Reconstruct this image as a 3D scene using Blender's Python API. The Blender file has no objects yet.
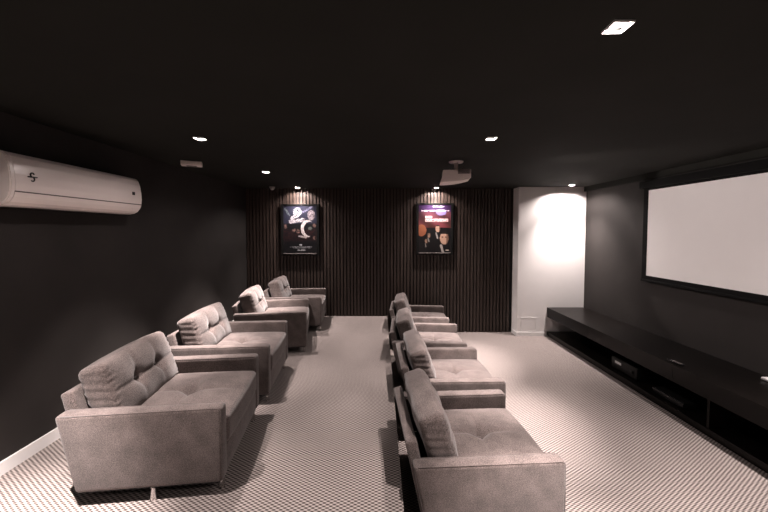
import bpy, bmesh, math, random
from mathutils import Vector, Matrix

random.seed(7)
scene = bpy.context.scene
col = scene.collection
R = math.radians

# ------------------------------------------------------------------ camera
cam_d = bpy.data.cameras.new('camera')
cam_d.lens = 16.0
cam_d.sensor_width = 36.0
cam_d.shift_x = 4.0 / 768
cam_d.shift_y = -10.7 / 768
cam_d.clip_start = 0.02
cam = bpy.data.objects.new('camera', cam_d)
cam.location = (0, 0, 1.88)
cam.rotation_euler = (R(90 - 2.4), 0, 0)
col.objects.link(cam)
scene.camera = cam

# ------------------------------------------------------------------ world, exposure
w = bpy.data.worlds.new('world')
scene.world = w
w.use_nodes = True
w.node_tree.nodes['Background'].inputs[0].default_value = (0.0, 0.0, 0.0, 1)
w.node_tree.nodes['Background'].inputs[1].default_value = 0.0
scene.view_settings.view_transform = 'Standard'
scene.view_settings.look = 'None'
scene.view_settings.gamma = 1.0
scene.view_settings.exposure = 0.0
scene.view_settings.use_curve_mapping = False

LIGHT_COL = (1.0, 0.865, 0.825)
E_GRID = 182.0      # watts of a ceiling downlight's flood
E_WASH = 190.0      # the row that washes the screen wall
TILT_LEFT, TILT_RIGHT, TILT_NEAR, TILT_FAR = -9.0, 3.0, 2.0, 8.0   # swivel of the ceiling lamps, degrees
CORE = 5.2          # narrow core of the beam, relative to the flood
E_POSTER = 130.0     # picture lights
SPILL = 0.115        # share of wide spill outside the beam
E_PROJ = 112.0      # assumed projector beam, added to brighten the screen

# room
XL, XR = -2.46, 3.64
YB, YF = 6.30, -1.70
ZC, ZP = 2.655, 0.30
XE = 0.135
XC, YC = 2.45, 6.05


# ------------------------------------------------------------------ materials
def new_mat(name):
    m = bpy.data.materials.new(name)
    m.use_nodes = True
    nt = m.node_tree
    return m, nt, nt.nodes['Principled BSDF']


def plain(name, rgb, rough=0.6, metal=0.0, noise=0.0, nscale=8.0, bump=0.0, bscale=200.0, coat=0.0, spec=0.5):
    m, nt, b = new_mat(name)
    b.inputs['Base Color'].default_value = (*rgb, 1)
    b.inputs['Roughness'].default_value = rough
    b.inputs['Metallic'].default_value = metal
    b.inputs['Coat Weight'].default_value = coat
    b.inputs['Specular IOR Level'].default_value = spec
    tc = nt.nodes.new('ShaderNodeTexCoord')
    if noise:
        n = nt.nodes.new('ShaderNodeTexNoise')
        n.inputs['Scale'].default_value = nscale
        n.inputs['Detail'].default_value = 5
        r = nt.nodes.new('ShaderNodeValToRGB')
        r.color_ramp.elements[0].position = 0.3
        r.color_ramp.elements[1].position = 0.7
        r.color_ramp.elements[0].color = (*[c * (1 - noise) for c in rgb], 1)
        r.color_ramp.elements[1].color = (*[min(1, c * (1 + noise)) for c in rgb], 1)
        nt.links.new(tc.outputs['Object'], n.inputs['Vector'])
        nt.links.new(n.outputs['Fac'], r.inputs['Fac'])
        nt.links.new(r.outputs['Color'], b.inputs['Base Color'])
    if bump:
        n2 = nt.nodes.new('ShaderNodeTexNoise')
        n2.inputs['Scale'].default_value = bscale
        n2.inputs['Detail'].default_value = 3
        bp = nt.nodes.new('ShaderNodeBump')
        bp.inputs['Strength'].default_value = bump
        bp.inputs['Distance'].default_value = 0.002
        nt.links.new(tc.outputs['Object'], n2.inputs['Vector'])
        nt.links.new(n2.outputs['Fac'], bp.inputs['Height'])
        nt.links.new(bp.outputs['Normal'], b.inputs['Normal'])
    return m


def emit(name, rgb, strength):
    m, nt, b = new_mat(name)
    b.inputs['Base Color'].default_value = (0.8, 0.8, 0.8, 1)
    b.inputs['Emission Color'].default_value = (*rgb, 1)
    b.inputs['Emission Strength'].default_value = strength
    return m


def carpet_mat():
    m, nt, b = new_mat('loop_carpet')
    N, L = nt.nodes.new, nt.links.new
    geo = N('ShaderNodeTexCoord')
    sep = N('ShaderNodeSeparateXYZ')
    wob = N('ShaderNodeTexNoise'); wob.inputs['Scale'].default_value = 14.0
    L(geo.outputs['Object'], wob.inputs['Vector'])
    mixv = N('ShaderNodeVectorMath'); mixv.operation = 'MULTIPLY_ADD'
    L(wob.outputs['Color'], mixv.inputs[0])
    mixv.inputs[1].default_value = (0.006, 0.006, 0)
    L(geo.outputs['Object'], mixv.inputs[2])
    L(mixv.outputs[0], sep.inputs[0])

    def cosw(src, period):
        a = N('ShaderNodeMath'); a.operation = 'MULTIPLY'; a.inputs[1].default_value = 2 * math.pi / period
        L(src, a.inputs[0])
        c = N('ShaderNodeMath'); c.operation = 'COSINE'
        L(a.outputs[0], c.inputs[0])
        return c.outputs[0]
    cx = cosw(sep.outputs['X'], 0.040)
    cy = cosw(sep.outputs['Y'], 0.0245)
    mu = N('ShaderNodeMath'); mu.operation = 'MULTIPLY'
    L(cx, mu.inputs[0]); L(cy, mu.inputs[1])
    # fine fleck of the yarn
    fl = N('ShaderNodeTexNoise'); fl.inputs['Scale'].default_value = 260.0; fl.inputs['Detail'].default_value = 2
    L(geo.outputs['Object'], fl.inputs['Vector'])
    ad = N('ShaderNodeMath'); ad.operation = 'MULTIPLY_ADD'
    L(mu.outputs[0], ad.inputs[0]); ad.inputs[1].default_value = 0.5; ad.inputs[2].default_value = 0.25
    ad2 = N('ShaderNodeMath'); ad2.operation = 'MULTIPLY_ADD'
    L(fl.outputs['Fac'], ad2.inputs[0]); ad2.inputs[1].default_value = 0.5
    L(ad.outputs[0], ad2.inputs[2])
    ramp = N('ShaderNodeValToRGB')
    e = ramp.color_ramp.elements
    e[0].position = 0.18; e[0].color = (0.045, 0.036, 0.033, 1)
    e[1].position = 0.86; e[1].color = (0.42, 0.37, 0.35, 1)
    L(ad2.outputs[0], ramp.inputs['Fac'])
    L(ramp.outputs['Color'], b.inputs['Base Color'])
    bp = N('ShaderNodeBump'); bp.inputs['Strength'].default_value = 0.5; bp.inputs['Distance'].default_value = 0.004
    L(mu.outputs[0], bp.inputs['Height'])
    L(bp.outputs['Normal'], b.inputs['Normal'])
    b.inputs['Roughness'].default_value = 0.95
    b.inputs['Specular IOR Level'].default_value = 0.1
    return m


def fabric_mat():
    m, nt, b = new_mat('tweed_fabric')
    N, L = nt.nodes.new, nt.links.new
    tc = N('ShaderNodeTexCoord')
    n = N('ShaderNodeTexNoise'); n.inputs['Scale'].default_value = 210.0; n.inputs['Detail'].default_value = 4
    n.inputs['Roughness'].default_value = 0.7
    n2 = N('ShaderNodeTexNoise'); n2.inputs['Scale'].default_value = 9.0; n2.inputs['Detail'].default_value = 3
    L(tc.outputs['Object'], n.inputs['Vector']); L(tc.outputs['Object'], n2.inputs['Vector'])
    mx = N('ShaderNodeMath'); mx.operation = 'MULTIPLY_ADD'
    L(n2.outputs['Fac'], mx.inputs[0]); mx.inputs[1].default_value = 0.25
    L(n.outputs['Fac'], mx.inputs[2])
    r = N('ShaderNodeValToRGB')
    e = r.color_ramp.elements
    e[0].position = 0.50; e[0].color = (0.036, 0.028, 0.026, 1)
    e[1].position = 0.76; e[1].color = (0.165, 0.134, 0.125, 1)
    L(mx.outputs[0], r.inputs['Fac'])
    L(r.outputs['Color'], b.inputs['Base Color'])
    bp = N('ShaderNodeBump'); bp.inputs['Strength'].default_value = 0.25; bp.inputs['Distance'].default_value = 0.002
    L(n.outputs['Fac'], bp.inputs['Height'])
    L(bp.outputs['Normal'], b.inputs['Normal'])
    b.inputs['Roughness'].default_value = 0.9
    b.inputs['Specular IOR Level'].default_value = 0.15
    b.inputs['Sheen Weight'].default_value = 0.25
    b.inputs['Sheen Roughness'].default_value = 0.5
    return m


def wood_mat(name, a, c, rough, axis='Z', scale=3.0, spec=0.5):
    m, nt, b = new_mat(name)
    b.inputs['Specular IOR Level'].default_value = spec
    N, L = nt.nodes.new, nt.links.new
    tc = N('ShaderNodeTexCoord')
    mp = N('ShaderNodeMapping')
    sc = {'X': (0.6, 12, 12), 'Y': (12, 0.6, 12), 'Z': (12, 12, 0.6)}[axis]
    mp.inputs['Scale'].default_value = sc
    n = N('ShaderNodeTexNoise'); n.inputs['Scale'].default_value = scale; n.inputs['Detail'].default_value = 6
    L(tc.outputs['Object'], mp.inputs['Vector']); L(mp.outputs[0], n.inputs['Vector'])
    r = N('ShaderNodeValToRGB')
    r.color_ramp.elements[0].position = 0.3; r.color_ramp.elements[0].color = (*a, 1)
    r.color_ramp.elements[1].position = 0.7; r.color_ramp.elements[1].color = (*c, 1)
    L(n.outputs['Fac'], r.inputs['Fac']); L(r.outputs['Color'], b.inputs['Base Color'])
    b.inputs['Roughness'].default_value = rough
    return m


def art_mat(name):
    m, nt, b = new_mat(name)
    a = nt.nodes.new('ShaderNodeAttribute')
    a.attribute_name = 'ink'
    nt.links.new(a.outputs['Color'], b.inputs['Base Color'])
    b.inputs['Roughness'].default_value = 0.35
    return m


M = {
    'carpet': carpet_mat(),
    'fabric': fabric_mat(),
    'dark_wall': plain('charcoal_wall_paint', (0.0235, 0.0205, 0.0192), 0.75, noise=0.18, nscale=2.2, spec=0.25),
    'ceiling': plain('black_ceiling_paint', (0.0160, 0.0160, 0.0140), 0.9, noise=0.1, nscale=2.0, spec=0.1),
    'white_wall': plain('white_wall_paint', (0.80, 0.78, 0.77), 0.7, noise=0.02, nscale=3.0),
    'white_trim': plain('white_trim_paint', (0.80, 0.79, 0.78), 0.45),
    'slat': wood_mat('dark_slat_wood', (0.024, 0.0155, 0.0125), (0.050, 0.033, 0.026), 0.5, 'Z'),
    'slat_back': plain('black_felt_backing', (0.006, 0.006, 0.006), 0.95),
    'console': wood_mat('dark_stained_console', (0.0034, 0.0028, 0.0025), (0.0062, 0.0048, 0.0042), 0.33, 'Y', spec=0.16),
    'black': plain('black_plastic', (0.007, 0.007, 0.007), 0.4, spec=0.2),
    'black_matte': plain('black_matte', (0.006, 0.006, 0.006), 0.9, spec=0.1),
    'black_gloss': plain('black_gloss', (0.010, 0.010, 0.011), 0.12),
    'under': plain('black_underside_cloth', (0.010, 0.010, 0.010), 0.95),
    'chrome': plain('polished_steel', (0.75, 0.73, 0.72), 0.18, metal=1.0),
    'button': plain('button_fabric', (0.05, 0.042, 0.040), 0.8),
    'screen': plain('screen_white', (0.84, 0.82, 0.81), 0.8, noise=0.01, nscale=4),
    'ac': plain('air_conditioner_plastic', (0.88, 0.80, 0.77), 0.25, coat=0.2),
    'ac_seam': plain('air_conditioner_seam', (0.10, 0.085, 0.08), 0.6),
    'logo': plain('logo_black', (0.02, 0.02, 0.02), 0.5),
    'projector': plain('projector_plastic', (0.80, 0.70, 0.67), 0.4),
    'vent': plain('vent_dark', (0.10, 0.085, 0.08), 0.6),
    'lens': plain('lens_glass', (0.02, 0.02, 0.03), 0.05, coat=0.5),
    'paper': plain('white_plastic', (0.86, 0.85, 0.84), 0.5),
    'grey': plain('grey_plastic', (0.28, 0.25, 0.24), 0.5),
    'lamp': emit('lamp_glow', LIGHT_COL, 30.0),
    'mark': plain('white_print', (0.75, 0.75, 0.74), 0.6),
    'art': art_mat('poster_ink'),
}


# ------------------------------------------------------------------ helpers
def link(name, bm, mats, parent=None, smooth=False, recalc=True):
    if recalc:
        bmesh.ops.recalc_face_normals(bm, faces=bm.faces[:])
    me = bpy.data.meshes.new(name)
    bm.to_mesh(me)
    bm.free()
    for m in (mats if isinstance(mats, (list, tuple)) else [mats]):
        me.materials.append(m)
    if smooth:
        for p in me.polygons:
            p.use_smooth = True
    o = bpy.data.objects.new(name, me)
    col.objects.link(o)
    if parent is not None:
        o.parent = parent
    return o


def tag(o, label, cat, group=None, kind=None):
    o['label'] = label
    o['category'] = cat
    if group:
        o['group'] = group
    if kind:
        o['kind'] = kind
    return o


def thing(name, label, cat, loc=(0, 0, 0), rotz=0.0, group=None):
    o = bpy.data.objects.new(name, None)
    o.empty_display_size = 0.1
    col.objects.link(o)
    o.location = loc
    o.rotation_euler = (0, 0, rotz)
    return tag(o, label, cat, group)


def box(bm, x0, x1, y0, y1, z0, z1, mi=0, mat=None):
    vs = [bm.verts.new(Vector((x, y, z))) for x in (x0, x1) for y in (y0, y1) for z in (z0, z1)]
    if mat is not None:
        for v in vs:
            v.co = mat @ v.co
    idx = [(0, 1, 3, 2), (4, 6, 7, 5), (0, 4, 5, 1), (2, 3, 7, 6), (0, 2, 6, 4), (1, 5, 7, 3)]
    for f in idx:
        fc = bm.faces.new([vs[i] for i in f])
        fc.material_index = mi
    return vs


def boxes(*bs):
    bm = bmesh.new()
    for b in bs:
        box(bm, *b)
    return bm


def bevel_box(x0, x1, y0, y1, z0, z1, r, seg=3):
    bm = boxes((x0, x1, y0, y1, z0, z1))
    bmesh.ops.recalc_face_normals(bm, faces=bm.faces[:])
    bmesh.ops.bevel(bm, geom=bm.edges[:], offset=r, segments=seg, profile=0.5, affect='EDGES')
    return bm


def round_box(W, H, T, r, nx, ny, nz, deform=None):
    """closed rounded box centred on 0, W along x, H along y, T along z; deform(a,b,c,p)->p"""
    bm = bmesh.new()
    cache = {}

    def gv(i, j, k):
        if (i, j, k) in cache:
            return cache[(i, j, k)]
        a, b, c = 2 * i / nx - 1, 2 * j / ny - 1, 2 * k / nz - 1
        # push grid lines outwards so the rounding gets enough vertices
        e = lambda t: math.copysign(1 - (1 - abs(t)) ** 1.35, t)
        p = Vector((e(a) * W / 2, e(b) * H / 2, e(c) * T / 2))
        q = Vector((max(-W / 2 + r, min(W / 2 - r, p.x)), max(-H / 2 + r, min(H / 2 - r, p.y)),
                    max(-T / 2 + r, min(T / 2 - r, p.z))))
        d = p - q
        if d.length > 1e-9:
            p = q + d.normalized() * r
        if deform:
            p = deform(e(a), e(b), c, p)
        v = bm.verts.new(p)
        cache[(i, j, k)] = v
        return v
    for k in (0, nz):
        for i in range(nx):
            for j in range(ny):
                bm.faces.new([gv(i, j, k), gv(i + 1, j, k), gv(i + 1, j + 1, k), gv(i, j + 1, k)])
    for j in (0, ny):
        for i in range(nx):
            for k in range(nz):
                bm.faces.new([gv(i, j, k), gv(i + 1, j, k), gv(i + 1, j, k + 1), gv(i, j, k + 1)])
    for i in (0, nx):
        for j in range(ny):
            for k in range(nz):
                bm.faces.new([gv(i, j, k), gv(i, j + 1, k), gv(i, j + 1, k + 1), gv(i, j, k + 1)])
    return bm


def tube(bm, pts, r, n=6, closed=False):
    pts = [Vector(p) for p in pts]
    rings = []
    N = len(pts)
    up = None
    for i, p in enumerate(pts):
        a = pts[(i - 1) % N] if (closed or i > 0) else p
        b = pts[(i + 1) % N] if (closed or i < N - 1) else p
        t = (b - a).normalized()
        if up is None:
            up = Vector((0, 0, 1)) if abs(t.z) < 0.9 else Vector((1, 0, 0))
        s = t.cross(up).normalized()
        u = s.cross(t).normalized()
        up = u
        rings.append([bm.verts.new(p + s * math.cos(2 * math.pi * k / n) * r + u * math.sin(2 * math.pi * k / n) * r) for k in range(n)])
    for i in range(N if closed else N - 1):
        A, B = rings[i], rings[(i + 1) % N]
        for k in range(n):
            bm.faces.new([A[k], A[(k + 1) % n], B[(k + 1) % n], B[k]])
    if not closed:
        bm.faces.new(rings[0][::-1])
        bm.faces.new(rings[-1])
    return bm


def lathe(profile, n=20):
    """profile of (r, z), closed at both ends when r > 0"""
    bm = bmesh.new()
    rings = []
    for r, z in profile:
        rings.append([bm.verts.new((r * math.cos(2 * math.pi * k / n), r * math.sin(2 * math.pi * k / n), z)) for k in range(n)])
    for A, B in zip(rings, rings[1:]):
        for k in range(n):
            bm.faces.new([A[k], A[(k + 1) % n], B[(k + 1) % n], B[k]])
    bm.faces.new(rings[0][::-1])
    bm.faces.new(rings[-1])
    return bm


def prism(profile, y0, y1):
    """profile of (x, z) extruded along y"""
    bm = bmesh.new()
    A = [bm.verts.new((x, y0, z)) for x, z in profile]
    B = [bm.verts.new((x, y1, z)) for x, z in profile]
    n = len(profile)
    for i in range(n):
        bm.faces.new([A[i], A[(i + 1) % n], B[(i + 1) % n], B[i]])
    bm.faces.new(A[::-1])
    bm.faces.new(B)
    return bm


def struct(name, bm, mats):
    o = link(name, bm, mats)
    o['kind'] = 'structure'
    return o


# ------------------------------------------------------------------ downlight positions (needed for the ceiling openings)
HL = 0.033          # half opening
GY = (-0.28, 1.325, 2.885, 4.495)
LIGHTS = [
    (-1.50, GY[0], 'grid', 'square recessed downlight at the rear left, behind the viewpoint'),
    (0.925, GY[0], 'grid', 'square recessed downlight at the rear right, behind the viewpoint'),
    (-1.545, GY[1], 'grid', 'square recessed downlight over the nearest armchair by the left wall, just out of frame'),
    (0.90, GY[1], 'grid', 'glaring square recessed downlight nearest the viewer, white trim in black ceiling at top right'),
    (-1.505, GY[2], 'grid', 'small lit square downlight in the ceiling just in front of the pale sensor box'),
    (0.93, GY[2], 'grid', 'small lit square downlight in the ceiling in front of the projector, to its right'),
    (-1.49, GY[3], 'grid', 'tiny lit square downlight in the ceiling between the sensor box and the dome camera'),
    (0.90, GY[3], 'grid', 'square recessed downlight in the ceiling directly behind the projector'),
    (-1.465, 6.115, 'poster', 'tiny downlight close to the slatted wall above the left film poster'),
    (1.005, 6.115, 'poster', 'tiny downlight close to the slatted wall above the right film poster'),
    (3.215, 5.76, 'wash', 'tiny downlight in the far right ceiling corner above the white pier'),
    (3.215, 1.60, 'wash', 'square recessed downlight by the screen wall at the near end, out of frame'),
]

# ------------------------------------------------------------------ structure
# lower floor and raised platform
struct('floor', boxes((XE, XR + 0.1, YF - 0.1, YB + 0.1, -0.12, 0.0)), M['carpet'])
struct('platform', boxes((XL - 0.1, XE, YF - 0.1, YB + 0.1, -0.12, ZP)), M['carpet'])
struct('wall_left', boxes((XL - 0.12, XL, YF - 0.1, YB + 0.12, ZP, ZC)), M['dark_wall'])
struct('wall_right', boxes((XR, XR + 0.12, YF - 0.1, YB + 0.12, 0, ZC)), M['dark_wall'])
struct('wall_front', boxes((XL, XR, YF - 0.12, YF, 0.3, ZC), (XE, XR, YF - 0.12, YF, 0.0, 0.3)), M['dark_wall'])
# back wall: black backing with a dark wood slat every 61.5 mm
bm = bmesh.new()
box(bm, XL, XE, YB + 0.0, YB + 0.12, ZP, ZC, 1)
box(bm, XE, XR, YB + 0.0, YB + 0.12, 0.0, ZC, 1)
x = XL + 0.012
while x + 0.042 < XC:
    z0 = ZP if x + 0.02 < XE else 0.0
    if x < XE < x + 0.042:
        z0 = ZP
    box(bm, x, x + 0.042, YB - 0.026, YB + 0.001, z0, ZC, 0)
    x += 0.0615
struct('wall_back', bm, [M['slat'], M['slat_back']])
# white pier in the far right corner
struct('wall_pier', boxes((XC, XR, YC, YB, 0, ZC)), M['white_wall'])
struct('baseboard_pier', boxes((XC - 0.012, 2.975, YC - 0.012, YC, 0, 0.07), (XC - 0.012, XC, YC, YB - 0.03, 0, 0.07)), M['white_trim'])
struct('baseboard_left', boxes((XL, XL + 0.014, YF, YB - 0.03, ZP, ZP + 0.086)), M['white_trim'])
struct('trim_1', boxes((XR - 0.045, XR, YF, YC, 2.575, ZC)), M['ceiling'])

# ceiling with a real opening for every downlight
xs = sorted({XL - 0.1, XR + 0.1} | {round(l[0] + s * HL, 4) for l in LIGHTS for s in (-1, 1)})
ys = sorted({YF - 0.1, YB + 0.1} | {round(l[1] + s * HL, 4) for l in LIGHTS for s in (-1, 1)})
bm = bmesh.new()
grid = {}


def cv(i, j):
    if (i, j) not in grid:
        grid[(i, j)] = bm.verts.new((xs[i], ys[j], ZC))
    return grid[(i, j)]


for i in range(len(xs) - 1):
    for j in range(len(ys) - 1):
        mx, my = (xs[i] + xs[i + 1]) / 2, (ys[j] + ys[j + 1]) / 2
        if any(abs(mx - l[0]) < HL and abs(my - l[1]) < HL for l in LIGHTS):
            continue
        bm.faces.new([cv(i, j), cv(i, j + 1), cv(i + 1, j + 1), cv(i + 1, j)])
box(bm, XL - 0.1, XR + 0.1, YF - 0.1, YB + 0.1, ZC + 0.09, ZC + 0.12)
struct('ceiling', bm, M['ceiling'])

# ------------------------------------------------------------------ armchairs
CW, CL, AH = 0.925, 0.90, 0.54
RAKE = 0.095        # rear rake of arms and back
AT = 0.095           # arm thickness


def gauss(d, s):
    return math.exp(-(d / s) ** 2)


def crease(t, s):
    return math.exp(-abs(t) / s)


SEAT_W, SEAT_D, SEAT_T = CW - 2 * AT - 0.01, 0.72, 0.17


def seat_deform(a, b, c, p):
    if c > 0.3:
        k = (c - 0.3) / 0.7
        puff = 0.034 * (1 - a ** 4) * (1 - b ** 4)
        x, y = p.x, p.y
        edge = (1 - a ** 6) * (1 - b ** 6)
        tuft = 0.048 * gauss(math.hypot(x, y), 0.05)
        cr = 0.026 * (crease(x, 0.020) * (1 - min(1, abs(y) / 0.33)) + crease(y, 0.020) * (1 - min(1, abs(x) / 0.34)))
        p = p + Vector((0, 0, k * (puff - (tuft + cr) * edge)))
    # front edge bows a touch
    if a > 0.9:
        p = p + Vector((0.012 * (1 - b * b), 0, 0))
    return p


BC_W, BC_H, BC_T = 0.72, 0.385, 0.155
BTN = (-0.12, 0.12)


def back_deform(a, b, c, p):
    # x: width, y: height, z: thickness, +z is the face one leans on
    puff = (1 - a ** 4) * (1 - b ** 4)
    x, y = p.x, p.y
    if c > 0.3:
        k = (c - 0.3) / 0.7
        edge = (1 - a ** 8) * (1 - b ** 8)
        t = 0.0
        for bx in BTN:
            t += 0.036 * gauss(math.hypot(x - bx, y), 0.045)
            t += 0.016 * crease(x - bx, 0.020) * (1 - 0.6 * min(1, abs(y) / 0.2))
        t += 0.020 * crease(y, 0.020) * (1 - 0.5 * min(1, abs(x) / 0.35))
        p = p + Vector((0, 0, k * (0.036 * puff - t * edge)))
    elif c < -0.3:
        p = p + Vector((0, 0, -0.02 * puff * (-c - 0.3) / 0.7))
    # top edge crowns, ends gather into small wrinkles
    p.y += 0.012 * max(0, b) * (1 - a * a)
    if abs(a) > 0.82:
        p.x += math.copysign(0.0022, a) * (math.sin(y * 120 + 4 * c) + math.sin(y * 201 + 9 * c + 1)) * (1 - b ** 4)
        p.z += 0.003 * max(0, c) * math.sin(y * 170 + 20 * abs(a)) * (abs(a) - 0.82) / 0.18
    p.z += 0.004 * math.sin(x * 21 + y * 13)
    return p


def make_armchair():
    t = thing('armchair', '', 'armchair')
    F = M['fabric']
    link('seat_base', bevel_box(-0.33, 0.445, -CW / 2 + AT + 0.002, CW / 2 - AT - 0.002, 0.095, 0.262, 0.012), F, t, True)
    link('underside_panel', boxes((-0.34, 0.43, -CW / 2 + 0.015, CW / 2 - 0.015, 0.082, 0.094)), M['under'], t)
    for s in (-1, 1):
        y0, y1 = sorted((s * CW / 2, s * (CW / 2 - AT)))
        ba = boxes((-CL / 2, CL / 2, y0, y1, 0.088, AH))
        for v in ba.verts:                              # the rear edge rakes forward towards the floor
            if v.co.x < 0 and v.co.z < 0.2:
                v.co.x += RAKE
        bmesh.ops.recalc_face_normals(ba, faces=ba.faces[:])
        bmesh.ops.bevel(ba, geom=ba.edges[:], offset=0.022, segments=4, profile=0.5, affect='EDGES')
        a = link('armrest', ba, F, t, True)
        bp = bmesh.new()
        for yy in (y0 + 0.007, y1 - 0.007):
            e = 0.0065
            pts = [(-CL / 2 + e + 0.02, yy, AH - e + 0.002), (CL / 2 - e - 0.02, yy, AH - e + 0.002), (CL / 2 - e, yy, AH - e - 0.012),
                   (CL / 2 - e + 0.002, yy, 0.12)]
            tube(bp, pts, 0.0035)
        link('piping', bp, F, a, True)
    # back frame leans a little
    m = Matrix.Translation((-0.33, 0, 0.09)) @ Matrix.Rotation(R(-12.5), 4, 'Y')
    bmf = bevel_box(-0.035, 0.035, -CW / 2 + AT + 0.002, CW / 2 - AT - 0.002, 0.0, 0.555, 0.014)
    bmesh.ops.transform(bmf, matrix=m, verts=bmf.verts[:])
    link('back_frame', bmf, F, t, True)
    # seat cushion
    bms = round_box(SEAT_D, SEAT_W, SEAT_T, 0.030, 64, 64, 6, seat_deform)
    sx, sz = 0.095, 0.262 + SEAT_T / 2
    bmesh.ops.transform(bms, matrix=Matrix.Translation((sx, 0, sz)), verts=bms.verts[:])
    s = link('seat_cushion', bms, F, t, True)
    bb = bmesh.new()
    bmesh.ops.create_uvsphere(bb, u_segments=12, v_segments=8, radius=0.012,
                              matrix=Matrix.Translation((sx, 0, sz + SEAT_T / 2 - 0.018)) @ Matrix.Diagonal((1, 1, 0.5, 1)))
    link('button', bb, F, s, True)
    # back cushion: local x width -> world y, local y height -> up, local z -> forwards
    lean = R(-19)
    base = Matrix.Translation((-0.215, 0, 0.42)) @ Matrix.Rotation(lean, 4, 'Y')
    axes = Matrix(((0, 0, 1, 0), (1, 0, 0, 0), (0, 1, 0, BC_H / 2 - 0.015), (0, 0, 0, 1)))
    mm = base @ axes
    bmb = round_box(BC_W, BC_H, BC_T, 0.032, 72, 48, 10, back_deform)
    bmesh.ops.transform(bmb, matrix=mm, verts=bmb.verts[:])
    bc = link('back_cushion', bmb, F, t, True)
    for bx in BTN:
        bb = bmesh.new()
        bmesh.ops.create_uvsphere(bb, u_segments=12, v_segments=8, radius=0.014,
                                  matrix=mm @ Matrix.Translation((bx, 0, BC_T / 2 - 0.012)) @ Matrix.Diagonal((1, 1, 0.55, 1)))
        link('button', bb, M['button'], bc, True)
    for lx, ly_ in ((-0.22, 0.33), (0.05, 0.43), (0.415, 0.37)):
        for ly in (-ly_, ly_):
            bl = lathe([(0.018, 0.0), (0.020, 0.004), (0.015, 0.045), (0.017, 0.080), (0.024, 0.084)], 14)
            bmesh.ops.transform(bl, matrix=Matrix.Translation((lx, ly, 0)), verts=bl.verts[:])
            link('leg', bl, M['chrome'], t, True)
    return t


def copy_tree(o, parent=None):
    c = o.copy()
    col.objects.link(c)
    if parent is not None:
        c.parent = parent
    for ch in list(o.children):
        if ch.type != 'LIGHT':
            copy_tree(ch, c)
    return c


# front centre of each chair on the floor, heading (degrees), floor height, label
CHAIRS = [
    (-0.985, 2.422, 6.5, ZP, 'brown tweed armchair nearest the viewer on the raised platform, by the left wall'),
    (-1.045, 3.500, 4.5, ZP, 'brown tweed armchair second from the viewer along the left wall, back cushion brightly lit'),
    (-1.025, 4.800, 10.0, ZP, 'brown tweed armchair third from the viewer along the left wall, narrow lit cushion, shaded arm'),
    (-0.955, 5.765, 4.5, ZP, 'brown tweed armchair farthest along the left wall, below the left film poster'),
    (1.060, 2.390, 3.5, 0.0, 'brown tweed armchair nearest the viewer in the lower right row'),
    (1.115, 3.450, 1.5, 0.0, 'brown tweed armchair second from the viewer in the lower right row'),
    (1.075, 4.450, -4.5, 0.0, 'brown tweed armchair third from the viewer in the lower right row'),
    (1.105, 5.640, -5.0, 0.0, 'brown tweed armchair farthest in the lower right row, in front of the slatted wall'),
]
proto = make_armchair()
for i, (fx, fy, deg, z, label) in enumerate(CHAIRS):
    o = proto if i == 0 else copy_tree(proto)
    a = R(deg)
    o.location = (fx - math.cos(a) * CL / 2, fy - math.sin(a) * CL / 2, z)
    o.rotation_euler = (0, 0, a)
    o['label'] = label
    o['group'] = 'armchairs along the left wall on the platform' if i < 4 else 'armchairs in the lower right row'

# ------------------------------------------------------------------ projection screen
SX = 3.605
SY0, SY1, SZ0, SZ1 = 2.53, 4.61, 1.278, 2.425
t = thing('projection_screen', 'large white projection screen with black border hanging on the dark right wall', 'screen', (XR, (SY0 + SY1) / 2, SZ0 - 0.1))


def at(o, bm):
    bmesh.ops.transform(bm, matrix=Matrix.Translation(-Vector(o.location)), verts=bm.verts[:])
    return bm


link('border', at(t, boxes((SX, SX + 0.02, SY1, SY1 + 0.075, SZ0 - 0.05, SZ1 + 0.03), (SX, SX + 0.02, SY0 - 0.075, SY0, SZ0 - 0.05, SZ1 + 0.03),
                           (SX, SX + 0.02, SY0, SY1, SZ1, SZ1 + 0.03), (SX, SX + 0.02, SY0, SY1, SZ0 - 0.05, SZ0))), M['black_matte'], t)
link('viewing_surface', at(t, boxes((SX + 0.004, SX + 0.018, SY0, SY1, SZ0, SZ1))), M['screen'], t)
link('bottom_bar', at(t, bevel_box(SX - 0.012, SX + 0.024, SY0 - 0.08, SY1 + 0.08, SZ0 - 0.085, SZ0 - 0.05, 0.008)), M['black_matte'], t, True)
link('casing', at(t, bevel_box(SX - 0.05, SX + 0.033, SY0 - 0.11, SY1 + 0.11, SZ1 + 0.03, SZ1 + 0.125, 0.015)), M['black_matte'], t, True)

# ------------------------------------------------------------------ media console along the right wall
CX0, CY0, CY1, CT = 2.985, 0.9, YC - 0.002, 0.516
t = thing('media_console', 'long low dark wooden media console with an open shelf along the right wall', 'cabinet', (CX0, 3.5, 0))
link('top', at(t, boxes((CX0, XR - 0.002, CY0, CY1, CT - 0.03, CT))), M['console'], t)
joints = [CY0, 2.0, 3.43, 4.86, CY1]
for a, b in zip(joints, joints[1:]):
    link('fascia', at(t, boxes((CX0 + 0.004, CX0 + 0.024, a + 0.0015, b - 0.0015, 0.345, CT - 0.031))), M['console'], t)
link('inner_top', at(t, boxes((CX0 + 0.026, XR - 0.004, CY0, CY1, 0.345, 0.36))), M['console'], t)
link('bottom_shelf', at(t, boxes((CX0, XR - 0.002, CY0, CY1, 0.025, 0.08))), M['console'], t)
link('plinth', at(t, boxes((CX0 + 0.02, XR - 0.002, CY0, CY1, 0.0, 0.025))), M['black_matte'], t)
link('back_panel', at(t, boxes((XR - 0.03, XR - 0.003, CY0, CY1, 0.08, 0.345))), M['black_matte'], t)
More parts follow.
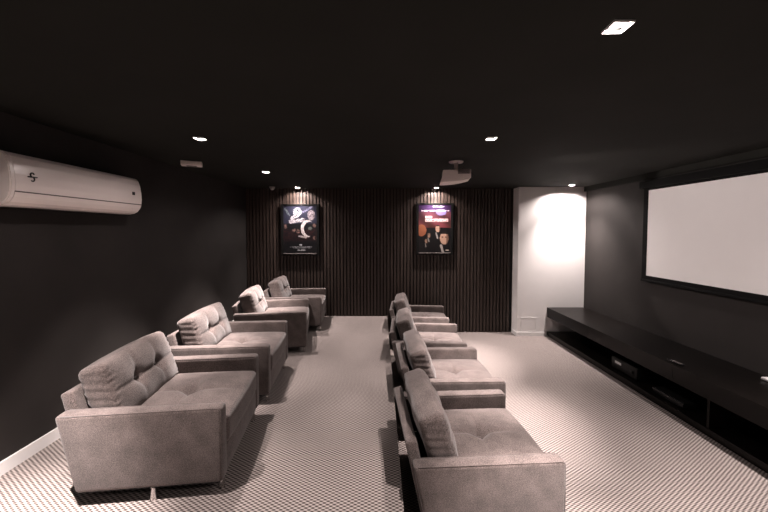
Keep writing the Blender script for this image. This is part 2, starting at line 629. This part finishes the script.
for y in (1.9, 3.05):
    link('divider', at(t, boxes((CX0 + 0.012, XR - 0.03, y - 0.012, y + 0.012, 0.08, 0.345))), M['console'], t)
link('end_panel', at(t, boxes((CX0, XR - 0.002, CY0 - 0.02, CY0, 0.0, CT))), M['console'], t)

# devices in the open shelf
t = thing('receiver', 'black audio receiver with white lettering in the console shelf', 'electronics', (3.25, 4.23, 0.08))
link('case', bevel_box(-0.17, 0.19, -0.22, 0.22, 0.012, 0.155, 0.006), M['black'], t, True)
link('front_panel', bevel_box(-0.184, -0.17, -0.222, 0.222, 0.014, 0.153, 0.004), M['black'], t, True)
bm = bmesh.new()
yy = 0.155
for wd in (0.012, 0.015, 0.009, 0.014, 0.012, 0.015, 0.010):
    box(bm, -0.1862, -0.183, yy - wd, yy, 0.088, 0.118)
    yy -= wd + 0.004
link('lettering', bm, M['mark'], t)
bm = lathe([(0.022, 0), (0.022, 0.012), (0.019, 0.015)], 20)
bmesh.ops.transform(bm, matrix=Matrix.Translation((-0.184, -0.15, 0.085)) @ Matrix.Rotation(R(-90), 4, 'Y'), verts=bm.verts[:])
link('knob', bm, M['black'], t, True)
for fx in (-0.14, 0.16):
    for fy in (-0.18, 0.18):
        bm = lathe([(0.018, 0), (0.018, 0.012)], 14)
        bmesh.ops.transform(bm, matrix=Matrix.Translation((fx, fy, 0)), verts=bm.verts[:])
        link('foot', bm, M['black_matte'], t)
t = thing('disc_player', 'slim glossy black box in the console shelf between receiver and divider', 'electronics', (3.20, 3.56, 0.08))
link('case', bevel_box(-0.14, 0.15, -0.19, 0.19, 0.008, 0.062, 0.005), M['black'], t, True)
link('front_panel', bevel_box(-0.152, -0.14, -0.191, 0.191, 0.010, 0.060, 0.004), M['black_gloss'], t, True)
for fx in (-0.11, 0.12):
    for fy in (-0.15, 0.15):
        bm = lathe([(0.012, 0), (0.012, 0.008)], 12)
        bmesh.ops.transform(bm, matrix=Matrix.Translation((fx, fy, 0)), verts=bm.verts[:])
        link('foot', bm, M['black_matte'], t)

# on top of the console
t = thing('remote_control', 'slim black remote control lying along the front edge of the console top', 'remote control', (3.055, 3.475, CT))
link('body', bevel_box(-0.02, 0.02, -0.085, 0.085, 0.0, 0.016, 0.005), M['black_gloss'], t, True)
bm = bmesh.new()
for k in range(6):
    for s in (-1, 0, 1):
        box(bm, s * 0.011 - 0.003, s * 0.011 + 0.003, -0.07 + k * 0.018, -0.062 + k * 0.018, 0.0155, 0.0175)
link('keys', bm, M['grey'], t)
t = thing('white_box', 'flat white box lying on the console top against the right frame edge', 'box', (3.565, 2.92, CT))
link('case', bevel_box(-0.065, 0.065, -0.165, 0.165, 0.003, 0.026, 0.005), M['paper'], t, True)
link('foot_strip', boxes((-0.05, -0.03, -0.15, 0.15, 0, 0.004), (0.03, 0.05, -0.15, 0.15, 0, 0.004)), M['grey'], t)

# ------------------------------------------------------------------ air conditioner
AY0, AY1, AZ0, AZ1 = 2.09, 3.235, 2.035, 2.375
t = thing('air_conditioner', 'long glossy white split air conditioner mounted high on the dark left wall', 'air conditioner', (XL, (AY0 + AY1) / 2, AZ0))


def arc_profile(off=0.0):
    P = [(0.0, AZ1), (0.135, AZ1), (0.165, AZ1 - 0.008), (0.185, AZ1 - 0.03), (0.200, AZ1 - 0.075), (0.210, AZ1 - 0.14), (0.213, AZ1 - 0.20),
         (0.208, AZ1 - 0.245), (0.196, AZ1 - 0.283), (0.172, AZ1 - 0.314), (0.140, AZ1 - 0.332), (0.10, AZ1 - 0.34), (0.0, AZ1 - 0.34)]
    return P


P = arc_profile()
body = [(XL + x * 0.97, z) for x, z in P]
bm = prism(body, AY0 + 0.012, AY1 - 0.012)
link('body', at(t, bm), M['ac_seam'], t)
# the curved front shell, split at the seam into cover and louver
cover = [(XL + x, z) for x, z in P[:8]]
inner = [(XL + max(0, x - 0.012), z - (0.004 if i < 2 else 0)) for i, (x, z) in enumerate(P[:8])]
bm = prism(cover + inner[::-1][:-1], AY0 + 0.03, AY1)
o = link('front_cover', at(t, bm), M['ac'], t)
lou = [(XL + x, z - (0.008 if i == 0 else 0)) for i, (x, z) in enumerate(P[7:])]
bm = prism(lou + [(XL, AZ1 - 0.25)], AY0 + 0.03, AY1 - 0.10)
link('louver', at(t, bm), M['ac'], t)
bm = prism(lou + [(XL, AZ1 - 0.25)], AY1 - 0.097, AY1)
link('corner_cover', at(t, bm), M['ac'], t)
cap = [(XL + x + (0.006 if x > 0.1 else 0), z) for x, z in P]
bm = prism(cap, AY0 - 0.004, AY0 + 0.027)
bmesh.ops.recalc_face_normals(bm, faces=bm.faces[:])
bmesh.ops.bevel(bm, geom=[e for e in bm.edges if abs(e.verts[0].co.y - e.verts[1].co.y) < 1e-5], offset=0.006, segments=2, affect='EDGES')
link('end_cap', at(t, bm), M['ac'], t)
cap = [(XL + x, z) for x, z in P]
# receiver window and round emblem on the cover
bm = boxes((XL + 0.2065, XL + 0.2118, 3.115, 3.150, 2.208, 2.236))
link('sensor_window', at(t, bm), M['logo'], t)
bm = boxes((XL + 0.186, XL + 0.1895, 2.20, 2.28, 2.338, 2.342))
bm = bmesh.new()
ex, ey, ez, er = XL + 0.2115, 2.225, 2.228, 0.019
# an s curve crossed by a slanted bar
sp = []
for k in range(11):
    a = R(20 + 22 * k)
    sp.append((ex, ey + er * 0.62 * math.cos(a), ez + 0.013 + er * 0.72 * math.sin(a)))
for k in range(11):
    a = R(100 - 24 * k)
    sp.append((ex, ey + er * 0.62 * math.cos(a), ez - 0.013 + er * 0.72 * math.sin(a)))
tube(bm, sp, 0.0045)
tube(bm, [(ex, ey - 0.030, ez - 0.001), (ex, ey, ez), (ex, ey + 0.030, ez + 0.001)], 0.0045)
link('emblem', at(t, bm), M['logo'], t, True)

# ------------------------------------------------------------------ projector on its ceiling mount
t = thing('projector', 'pale ceiling projector hanging on a short pole mount, aimed at the screen', 'projector', (0.85, 3.85, ZC), R(-8))
link('mount_plate', lathe([(0.075, -0.014), (0.08, -0.008), (0.08, 0.0)], 24), M['projector'], t, True)
link('mount_pole', lathe([(0.026, -0.10), (0.022, -0.085), (0.022, -0.012)], 18), M['projector'], t, True)
link('mount_bracket', boxes((-0.09, 0.09, -0.03, 0.03, -0.104, -0.097)), M['projector'], t)


def proj_def(a, b, c, p):
    if c < 0:
        p.z += -c * (-0.012 * (1 - a * a) + 0.022 * a - 0.012)
        if a < 0:
            p.x += -0.030 * a * c
    return p


bm = round_box(0.30, 0.26, 0.105, 0.010, 24, 20, 8, proj_def)
bmesh.ops.transform(bm, matrix=Matrix.Translation((0.0, 0, -0.16)), verts=bm.verts[:])
link('body', bm, M['projector'], t, True)
bm = bmesh.new()
for k in range(5):
    box(bm, 0.01, 0.135, -0.1325, -0.127, -0.157 + k * 0.0095, -0.150 + k * 0.0095)
link('side_vent', bm, M['vent'], t)
bm = lathe([(0.034, 0.0), (0.034, 0.022), (0.026, 0.024), (0.024, 0.016)], 24)
bmesh.ops.transform(bm, matrix=Matrix.Translation((0.146, -0.05, -0.165)) @ Matrix.Rotation(R(90), 4, 'Y'), verts=bm.verts[:])
link('lens', bm, M['lens'], t, True)
ld = bpy.data.lights.new('added_screen_fill', 'SPOT')  # spot added at the lens to light the screen, no picture known
ld.energy = E_PROJ
ld.color = (1.0, 0.87, 0.84)
ld.spot_size = R(52)
ld.spot_blend = 0.12
ld.shadow_soft_size = 0.012
lo = bpy.data.objects.new('added_screen_fill', ld)
col.objects.link(lo)
lo.parent = t
lo.location = (0.185, -0.05, -0.165)
aim = Vector((3.6, 3.57, 1.86)) - (Vector(t.location) + Matrix.Rotation(R(-8), 3, 'Z') @ lo.location)
lo.rotation_euler = (Matrix.Rotation(R(8), 3, 'Z') @ aim).to_track_quat('-Z', 'Y').to_euler()

# ------------------------------------------------------------------ small ceiling devices
t = thing('sensor_box', 'small pale box fixed to the black ceiling near the left wall', 'sensor', (-2.11, 3.86, ZC), R(24))
link('housing', bevel_box(-0.105, 0.105, -0.055, 0.055, -0.048, 0.0, 0.006), M['projector'], t, True)
link('grille', boxes((-0.05, 0.05, -0.03, 0.03, -0.0495, -0.047)), M['vent'], t)
t = thing('dome_camera', 'tiny grey dome camera on the ceiling left of the left film poster', 'camera', (-1.89, 6.02, ZC))
link('mount_ring', lathe([(0.046, -0.018), (0.050, -0.012), (0.050, 0.0)], 20), M['grey'], t, True)
link('dome', lathe([(0.012, -0.060), (0.026, -0.052), (0.036, -0.036), (0.040, -0.018)], 20), M['grey'], t, True)

# ------------------------------------------------------------------ access panel on the pier
t = thing('access_panel', 'small square white access panel low on the white pier', 'panel', (2.664, YC, 0.2))
link('frame', boxes((-0.145, 0.145, -0.004, 0, 0.115, 0.135), (-0.145, 0.145, -0.004, 0, -0.128, -0.110), (-0.145, -0.125, -0.004, 0, -0.110, 0.115),
                    (0.125, 0.145, -0.004, 0, -0.110, 0.115)), M['white_trim'], t)
link('door', boxes((-0.122, 0.122, -0.0025, 0, -0.107, 0.112)), M['white_wall'], t)


# ------------------------------------------------------------------ posters
def ell(u, v, cu, cv_, a, b, rot=0.0):
    du, dv = u - cu, (v - cv_) * 1.45
    c, s = math.cos(rot), math.sin(rot)
    x, y = du * c + dv * s, -du * s + dv * c
    return (x / a) ** 2 + (y / b) ** 2 < 1


def seg(u, v, u0, v0, u1, v1, wd):
    v, v0, v1 = v * 1.45, v0 * 1.45, v1 * 1.45
    dx, dy = u1 - u0, v1 - v0
    k = max(0, min(1, ((u - u0) * dx + (v - v0) * dy) / (dx * dx + dy * dy)))
    return math.hypot(u - u0 - k * dx, v - v0 - k * dy) < wd


rnd = random.Random(3)
HSH = [[rnd.random() for _ in range(200)] for _ in range(200)]


INK = 0.6


def left_art(u, v, i, j):
    h = HSH[i][j]
    c = (0.004, 0.004, 0.006)
    if v > 0.62:
        c = (0.012 + 0.012 * h, 0.013 + 0.012 * h, 0.026 + 0.02 * h)
    if 0.25 < v < 0.5 and h > 0.75:
        c = (0.05, 0.012, 0.012)
    if seg(u, v, 0.05, 0.93, 0.18, 0.80, 0.03) and h > 0.3:
        c = (0.12, 0.14, 0.15)
    if seg(u, v, 0.48, 0.82, 0.86, 0.97, 0.028):
        c = (0.16, 0.155, 0.23) if h > 0.35 else (0.02, 0.02, 0.04)
    if ell(u, v, 0.42, 0.86, 0.13, 0.14):
        c = (0.55, 0.56, 0.64) if h > 0.5 else (0.03, 0.03, 0.045)
    if ell(u, v, 0.84, 0.80, 0.11, 0.16):
        c = (0.40, 0.35, 0.38) if h > 0.55 else (0.07, 0.05, 0.06)
    if seg(u, v, 0.20, 0.66, 0.60, 0.70, 0.055) or seg(u, v, 0.25, 0.74, 0.45, 0.80, 0.05):
        c = (0.60, 0.56, 0.60) if h > 0.5 else (0.04, 0.035, 0.04)
    if ell(u, v, 0.72, 0.52, 0.20, 0.26) and not ell(u, v, 0.79, 0.51, 0.17, 0.22):
        c = (0.75, 0.68, 0.67) if h > 0.25 else (0.12, 0.10, 0.10)
    if ell(u, v, 0.80, 0.52, 0.06, 0.05):
        c = (0.10, 0.11, 0.10)
    for (a, b) in ((0.06, 0.56), (0.93, 0.58), (0.93, 0.32), (0.32, 0.48), (0.44, 0.46)):
        if ell(u, v, a, b, 0.05, 0.06) and h > 0.35:
            c = (0.22, 0.13, 0.11)
    if seg(u, v, 0.48, 0.36, 0.68, 0.33, 0.03) and h > 0.3:
        c = (0.45, 0.38, 0.38)
    if 0.47 < u < 0.56 and 0.165 < v < 0.185:
        c = (0.55, 0.55, 0.58)
    if (0.18 < u < 0.85 and 0.125 < v < 0.140 or 0.25 < u < 0.80 and 0.100 < v < 0.115) and h > 0.35:
        c = (0.40, 0.40, 0.42)
    if 0.42 < u < 0.66 and 0.055 < v < 0.075 and h > 0.3:
        c = (0.60, 0.60, 0.62)
    return c


def right_art(u, v, i, j):
    h = HSH[j][i]
    c = (0.005, 0.004, 0.005)
    if v > 0.52:
        k = (v - 0.52) / 0.48
        n = 0.6 + 0.4 * math.sin(u * 9 + v * 14)
        c = (0.16 * n * (1 - 0.5 * k) + 0.02, 0.030 * n + 0.008, 0.045 * n + 0.02 * k)
        if v > 0.85:
            c = (0.03 + 0.02 * h, 0.016, 0.05 + 0.03 * h)
    if ell(u, v, 0.08, 0.46, 0.16, 0.18):
        c = (0.30, 0.10, 0.05)
    if ell(u, v, 0.70, 0.84, 0.16, 0.10):
        c = (0.18, 0.14, 0.32)
    if 0.45 < u < 0.8 and 0.945 < v < 0.97 and h > 0.35:
        c = (0.70, 0.68, 0.75)
    if 0.08 < u < 0.95 and 0.86 < v < 0.89 and (int(u * 11) % 2 == 0 or h > 0.6):
        c = (0.75, 0.62, 0.66)
    # title block: short word above a long one, seen only as pale strokes
    if 0.20 < u < 0.42 and 0.715 < v < 0.765 and h > 0.2:
        c = (0.72, 0.52, 0.52)
    if 0.20 < u < 0.92 and 0.645 < v < 0.705 and h > 0.2:
        c = (0.70, 0.50, 0.50)
    # four generic figures in dark suits
    for (fu, fv, s, tone) in ((0.60, 0.50, 0.10, 0.55), (0.33, 0.36, 0.065, 0.38), (0.24, 0.24, 0.06, 0.34), (0.80, 0.30, 0.17, 0.62)):
        if ell(u, v, fu - 0.02, fv - s * 1.7, s * 1.45, s * 1.5):
            c = (0.006, 0.005, 0.006)
        if seg(u, v, fu - s * 0.6, fv - s * 0.9, fu - s * 0.1, fv - s * 2.0, s * 0.22):
            c = (tone * 0.8, tone * 0.72, tone * 0.66)
        if ell(u, v, fu, fv, s * 0.78, s * 1.15):
            c = (tone, tone * 0.62, tone * 0.45)
            if v > fv + s * 0.5:
                c = (0.02, 0.014, 0.012)
            elif u > fu + s * 0.35 or (abs(v - fv - s * 0.12) < s * 0.11 and abs(abs(u - fu) - s * 0.32) < s * 0.16):
                c = (tone * 0.35, tone * 0.2, tone * 0.14)
    if 0.84 < u < 0.95 and 0.035 < v < 0.055:
        c = (0.7, 0.6, 0.5)
    return c


def poster(name, label, x0, x1, z0, z1, art):
    YS = YB - 0.026
    t = thing(name, label, 'poster', ((x0 + x1) / 2, YS, z0))
    bw, dp = 0.042, 0.030
    bm = boxes((x0 - bw, x0, YS - dp, YS, z0 - bw, z1 + bw * 0.6), (x1, x1 + bw, YS - dp, YS, z0 - bw, z1 + bw * 0.6),
               (x0, x1, YS - dp, YS, z1, z1 + bw * 0.6), (x0, x1, YS - dp, YS, z0 - bw, z0))
    link('frame', at(t, bm), M['black'], t)
    nx, nz = 74, 106
    bm = bmesh.new()
    lay = bm.loops.layers.float_color.new('ink')
    V = [[bm.verts.new((x0 + (x1 - x0) * i / nx, YS - dp + 0.006, z0 + (z1 - z0) * k / nz)) for k in range(nz + 1)] for i in range(nx + 1)]
    for i in range(nx):
        for k in range(nz):
            f = bm.faces.new([V[i][k], V[i + 1][k], V[i + 1][k + 1], V[i][k + 1]])
            c = art((i + 0.5) / nx, (k + 0.5) / nz, i, k)
            for l in f.loops:
                l[lay] = (c[0] * INK, c[1] * INK, c[2] * INK, 1)
    link('print', at(t, bm), M['art'], t)
    link('backing', at(t, boxes((x0, x1, YS - dp + 0.009, YS - 0.002, z0, z1))), M['black_matte'], t)
    bm = boxes((x0, x1, YS - dp - 0.004, YS - dp, z0 - 0.012, z0 - 0.002))
    link('lower_lip', at(t, bm), M['grey'], t)


poster('film_poster', 'framed dark film poster with pale grey figures, left of the two on the slatted wall', -1.765, -1.158, 1.473, 2.345, left_art)
poster('film_poster', 'framed reddish film poster with suited men, right of the two on the slatted wall', 0.708, 1.294, 1.487, 2.362, right_art)

# ------------------------------------------------------------------ downlights
grp = {'grid': 'square ceiling downlights', 'poster': 'square ceiling downlights', 'wash': 'square ceiling downlights'}
fix0 = None
for (lx, ly, kind, label) in LIGHTS:
    if fix0 is None:
        t = thing('downlight', label, 'ceiling light', (lx, ly, ZC))
        o_, i_, zb = 0.0355, 0.0305, -0.008
        bm = bmesh.new()                                # square trim with a chamfer that faces the lamp
        loops = []
        for h, z in ((o_ + 0.003, 0.0005), (o_ + 0.003, zb), (o_, zb), (i_, 0.0005)):
            loops.append([bm.verts.new((sx_ * h, sy_ * h, z)) for sx_, sy_ in ((-1, -1), (1, -1), (1, 1), (-1, 1))])
        for k in range(4):
            A, B = loops[k], loops[(k + 1) % 4]
            for q in range(4):
                bm.faces.new([A[q], A[(q + 1) % 4], B[(q + 1) % 4], B[q]])
        link('trim', bm, M['white_trim'], t)
        bm = boxes((-HL, HL, -HL, -i_, 0.001, 0.011), (-HL, HL, i_, HL, 0.001, 0.011), (-HL, -i_, -i_, i_, 0.001, 0.011), (i_, HL, -i_, i_, 0.001, 0.011))
        link('baffle', bm, M['black_matte'], t)
        bm = boxes((-HL, HL, -HL, -i_, 0.011, 0.05), (-HL, HL, i_, HL, 0.011, 0.05), (-HL, -i_, -i_, i_, 0.011, 0.05), (i_, HL, -i_, i_, 0.011, 0.05),
                   (-HL, HL, -HL, HL, 0.05, 0.054))
        link('housing', bm, M['white_trim'], t)
        link('lamp', lathe([(0.024, 0.022), (0.028, 0.026), (0.028, 0.05)], 20), M['lamp'], t)
        fix0 = t
    else:
        t = copy_tree(fix0)
        t.location = (lx, ly, ZC)
        t['label'] = label
    t['group'] = grp[kind]
    E = {'grid': E_GRID, 'poster': E_POSTER, 'wash': E_WASH}[kind] * (1.4 if ly < 2 else 1.0)
    cones = (('core', 46, 0.9, CORE), ('flood', 72, 0.45, 1.0), ('spill', 150, 0.2, SPILL))
    if kind != 'grid':
        cones = (('beam', 150, 0.2, 0.5), ('core', 84, 1.0, 2.2))
    for nm, size, blend, k in cones:
        ld = bpy.data.lights.new(nm, 'SPOT')
        ld.energy = E * k
        ld.color = LIGHT_COL
        ld.spot_size = R(size)
        ld.spot_blend = blend
        ld.shadow_soft_size = 0.012
        lo = bpy.data.objects.new(nm, ld)
        col.objects.link(lo)
        lo.parent = t
        lo.location = (0, 0, 0.017)
        if kind == 'grid' and nm == 'core':            # the lamps are swivelled outwards a little
            tx = TILT_LEFT if lx < 0 else TILT_RIGHT
            ty = TILT_NEAR if ly < 2 else TILT_FAR
            lo.rotation_euler = Vector((-math.tan(R(tx)), -math.tan(R(ty)), 1)).to_track_quat('Z', 'Y').to_euler()
